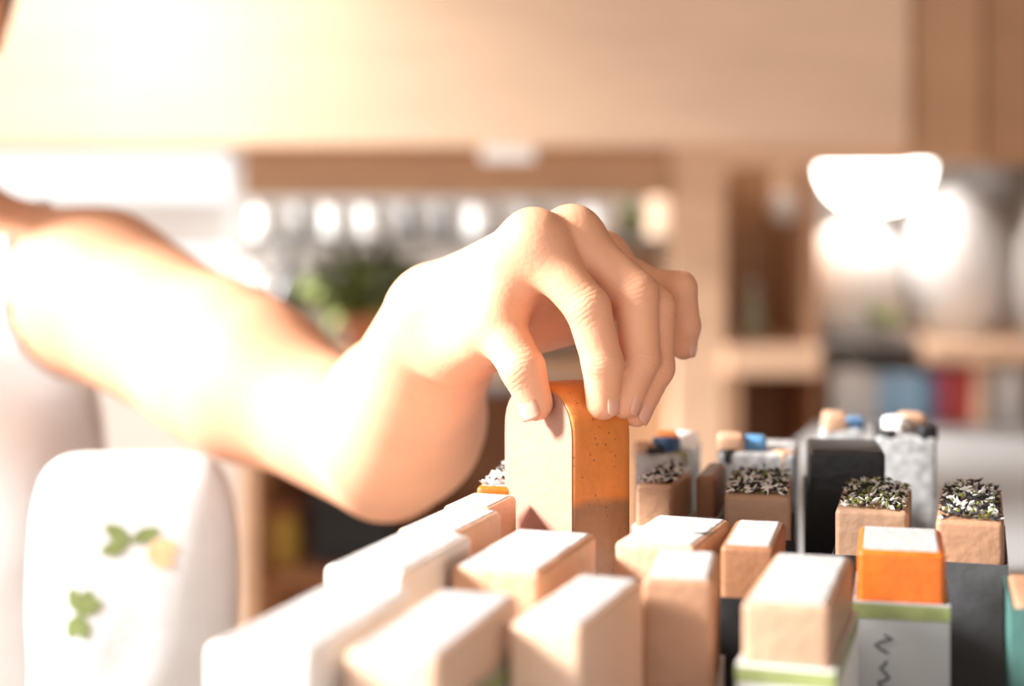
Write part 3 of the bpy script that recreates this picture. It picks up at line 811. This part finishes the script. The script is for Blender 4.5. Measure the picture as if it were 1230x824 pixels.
JN = [(318, 'white', 34, WHITE_C), (362, 'grey', 30, GREY_C), (402, 'white', 34, WHITE_C), (446, 'white', 36, WHITE_C), (490, 'grey', 32, GREY_C),
      (530, 'grey', 30, GREY_C), (580, 'white', 44, WHITE_C), (640, 'grey', 34, GREY_C), (722, 'white', 44, WHITE_C)]
for px, cn, w, mm in JN:
    lab = {'white': 'white lidded jar on the high grey shelf', 'grey': 'grey lidded jar on the high grey shelf'}[cn]
    vessel('storage_jar', lab, 'jar', px, 247, 286, w, 2.70, mm, 'jar', cn + ' ' + G)
vessel('pale_green_vase', 'pale green vase at the end of the high grey shelf', 'vase', 758, 240, 286, 30, 2.72, mat('pale_green_glaze', (112, 128, 84), .6, .08, 12, .03), 'vase')
vessel('dark_bottle', 'dark glass bottle standing under the grey shelf', 'bottle', 345, 300, 440, 46, 2.92, DGREY_C, 'bottle')
vessel('grey_bottle', 'grey bottle beside the dark glass bottle', 'bottle', 392, 306, 440, 34, 2.93, GREY_C, 'bottle')
vessel('white_vase', 'white vase below the grey shelf beside the window', 'vase', 314, 330, 440, 44, 2.68, WHITE_C, 'vase')
vessel('white_carafe', 'slim white vase behind the wider white one', 'vase', 300, 322, 440, 26, 2.92, WHITE_C, 'vase')
# potted plant
pc = P(446, 440, 2.72)
pl = root('potted_plant', 'bushy olive green plant in a terracotta pot on the shelf', 'plant', pc)
MB().lathe(pc, [(.035, 0), (.037, .004), (.050, .075), (.056, .076), (.056, .092), (.048, .093)], 28).build('pot', TERRA, pl)
lv = leaf_pts((0, 0), .075, .016, 0, 0)
nn = len(lv); lm = []
for mi, mm in enumerate((LEAFM, LEAFD)):
    me = bpy.data.meshes.new('leaf'); 
    vtx = []
    for k, (x, y, z) in enumerate(lv): vtx.append((x, z, .012 * math.sin(x / .075 * math.pi) - abs(z) * .35))
    vtx.append((.0375, 0, .016)); ci = len(vtx) - 1
    me.from_pydata(vtx, [], [(i, (i + 1) % nn, ci) for i in range(nn)]); me.materials.append(mm); lm.append(me)
stem = MB(); rr = random.Random(3)
for k in range(84):
    th = rr.uniform(0, 2 * math.pi); rad = rr.uniform(0.0, .085); zz = rr.uniform(.075, .165)
    b_ = Vector((rad * math.cos(th) + .005, rad * math.sin(th) * .55, zz))
    o = bpy.data.objects.new('leaf', lm[k % 2 if k % 3 else 0]); C.objects.link(o); o.parent = pl
    o.location = b_; o.rotation_euler = (rr.uniform(-.9, .9), rr.uniform(-1.0, .5), th + rr.uniform(-.7, .7))
    so = None
    if k % 7 == 0: stem.tube([pc + Vector((0, 0, .08)), pc + Vector((b_.x * .4, b_.y * .4, .08 + (zz - .06) * .6)), pc + b_], [.003, .0025, .0015], 6)
stem.build('stem', STEMM, pl)
# items low on the left
vessel('yellow_jar', 'yellow lidded jar in the dark lower shelf', 'jar', 337, 610, 690, 46, 2.70, mat('mustard_glaze', (206, 172, 86), .4, .12, 12, .03), 'jar', lid=TERRA)
bb = root('black_box', 'black lidded box in the dark lower shelf', 'box', P(425, 690, 2.75))
MB().box(wx(372, 2.66), wx(476, 2.66), 2.66, 2.84, wz(690, 2.66) + .0, wz(618, 2.66)).build('body', SOAPC['black'], bb, .004)
MB().box(wx(370, 2.655), wx(478, 2.655), 2.655, 2.845, wz(618, 2.66), wz(592, 2.66)).build('lid', SOAPC['black'], bb, .004)
# cubby
vessel('green_bottle', 'pale green glass bottle standing in the wooden cubby', 'bottle', 904, 342, 416, 26, 2.70, mat('pale_bottle', (190, 200, 176), .3, .08, 12, .03), 'bottle', lid=WHITE_C)
bc = P(943, 250, 2.66)
ball = root('hanging_ball', 'white ball ornament hanging in the wooden cubby', 'ornament', bc)
rb = 19 * 2.66 / FP
MB().lathe(bc, [(rb * math.sin(math.pi * i / 14) + .0002, -rb * math.cos(math.pi * i / 14)) for i in range(15)], 24).build('ball', WHITE_C, ball)
MB().tube([bc + Vector((0, 0, rb)), Vector((bc.x, bc.y, wz(200, 2.58)))], .0012, 6).build('cord', STEMM, ball)
# price card
pcard = MB().box(wx(578, 2.455), wx(642, 2.455), 2.455, 2.459, wz(194, 2.455), wz(177, 2.455)).build('price_card', WHITE_C, None, .0006, base=P(610, 194, 2.457))
tag(pcard, 'small blank white card on the lower edge of the header board', 'card')
# lamp
LAMPM = mat('lit_opal_glass', (255, 250, 244), .4, .01, 10, 0, emit=8.5)
lc = P(1050, 199, 2.66); lr = 67 * 2.66 / FP
lamp = root('pendant_lamp', 'lit white opal dome lamp under the header board', 'lamp', lc)
MB().lathe(lc, [(.002, -lr * .80), (lr * .35, -lr * .77), (lr * .62, -lr * .66), (lr * .82, -lr * .48), (lr * .95, -lr * .22), (lr, 0), (lr * .98, .004)], 32).build('shade', LAMPM, lamp)
MB().lathe(lc + Vector((0, 0, .0045)), [(.02, 0), (.02, .012), (.008, .02), (.008, .16)], 20).build('fitting', GREY_C, lamp)
# big white vases
vessel('round_vase', 'large round white vase on the right hand shelf', 'vase', 1024, 268, 410, 122, 2.74, WHITE_C, 'globe')
vessel('round_vase', 'wide white vase standing next to the round white vase', 'vase', 1148, 232, 410, 128, 2.78, mat('matt_white', (226, 226, 226), .6, .04, 10, .04), 'globe')
vessel('grey_vase', 'pale grey vase at the end of the right hand shelf', 'vase', 1252, 250, 410, 64, 2.66, mat('pale_grey_glaze', (186, 186, 186), .5, .06, 10, .04), 'vase')
vessel('grey_bowl', 'upturned grey bowl lamp behind the white vases', 'bowl', 1192, 200, 262, 90, 2.95, GREY_C, 'bowl')
sp = P(1064, 410, 2.64)
sprig = root('leaf_sprig', 'small olive sprig in a cup before the round white vase', 'plant', sp)
MB().lathe(sp, [(.012, 0), (.014, .003), (.017, .026), (.015, .0265)], 20).build('cup', GREY_C, sprig)
for k in range(6):
    o = bpy.data.objects.new('leaf', lm[0]); C.objects.link(o); o.parent = sprig; o.scale = (.55,) * 3
    o.location = (0, 0, .024); o.rotation_euler = (.3 * k, -1.1 + .12 * k, k * 1.05)
# books
def book(label, p0, p1, y0, y1, rgb, nm='book'):
    d = 2.60; x0, x1 = wx(p0, d), wx(p1, d); z0, z1 = wz(y1, d), wz(y0, d)
    R = root(nm, label, 'book', ((x0 + x1) / 2, d + .06, z0), 'books on the lower right shelf')
    cm = mat('cover_%d_%d_%d' % rgb, rgb, .5, .08, 20, .04); tk = .0018
    MB().box(x0, x1, d, d + tk, z0, z1).build('spine', cm, R, .0005)
    m = MB(); m.box(x0, x0 + tk, d + tk, d + .13, z0, z1); m.box(x1 - tk, x1, d + tk, d + .13, z0, z1); m.build('cover', cm, R)
    MB().box(x0 + tk, x1 - tk, d + tk + .001, d + .127, z0 + .002, z1 - .003).build('pages', CART['white'], R)
for l_, a, b, c, e, col in (
    ('tall white book, outermost beside the dark cubby', 1000, 1019, 446, 519, (236, 236, 236)),
    ('white book between the outermost white book and the pale grey one', 1020, 1037, 442, 519, (228, 228, 228)),
    ('pale grey book next to the sky blue books', 1038, 1055, 450, 519, (214, 214, 214)),
    ('thin sky blue book beside the pale grey one', 1057, 1077, 449, 519, (150, 192, 226)),
    ('wide sky blue book in the middle of the row', 1078, 1108, 449, 519, (158, 198, 230)),
    ('steel blue book beside the magenta one', 1109, 1123, 452, 519, (108, 152, 186)),
    ('magenta book next to the steel blue one', 1125, 1138, 446, 519, (186, 72, 110)),
    ('brick red book between magenta and scarlet', 1138.5, 1153, 446, 519, (184, 92, 80)),
    ('scarlet book against the wooden divider', 1153.5, 1169, 443, 519, (184, 38, 42)),
    ('white book just past the wooden divider', 1190, 1206, 446, 519, (224, 224, 224)),
    ('white book beside the one past the divider', 1207, 1228, 444, 519, (236, 236, 234)),
): book(l_, a, b, c, e, col)
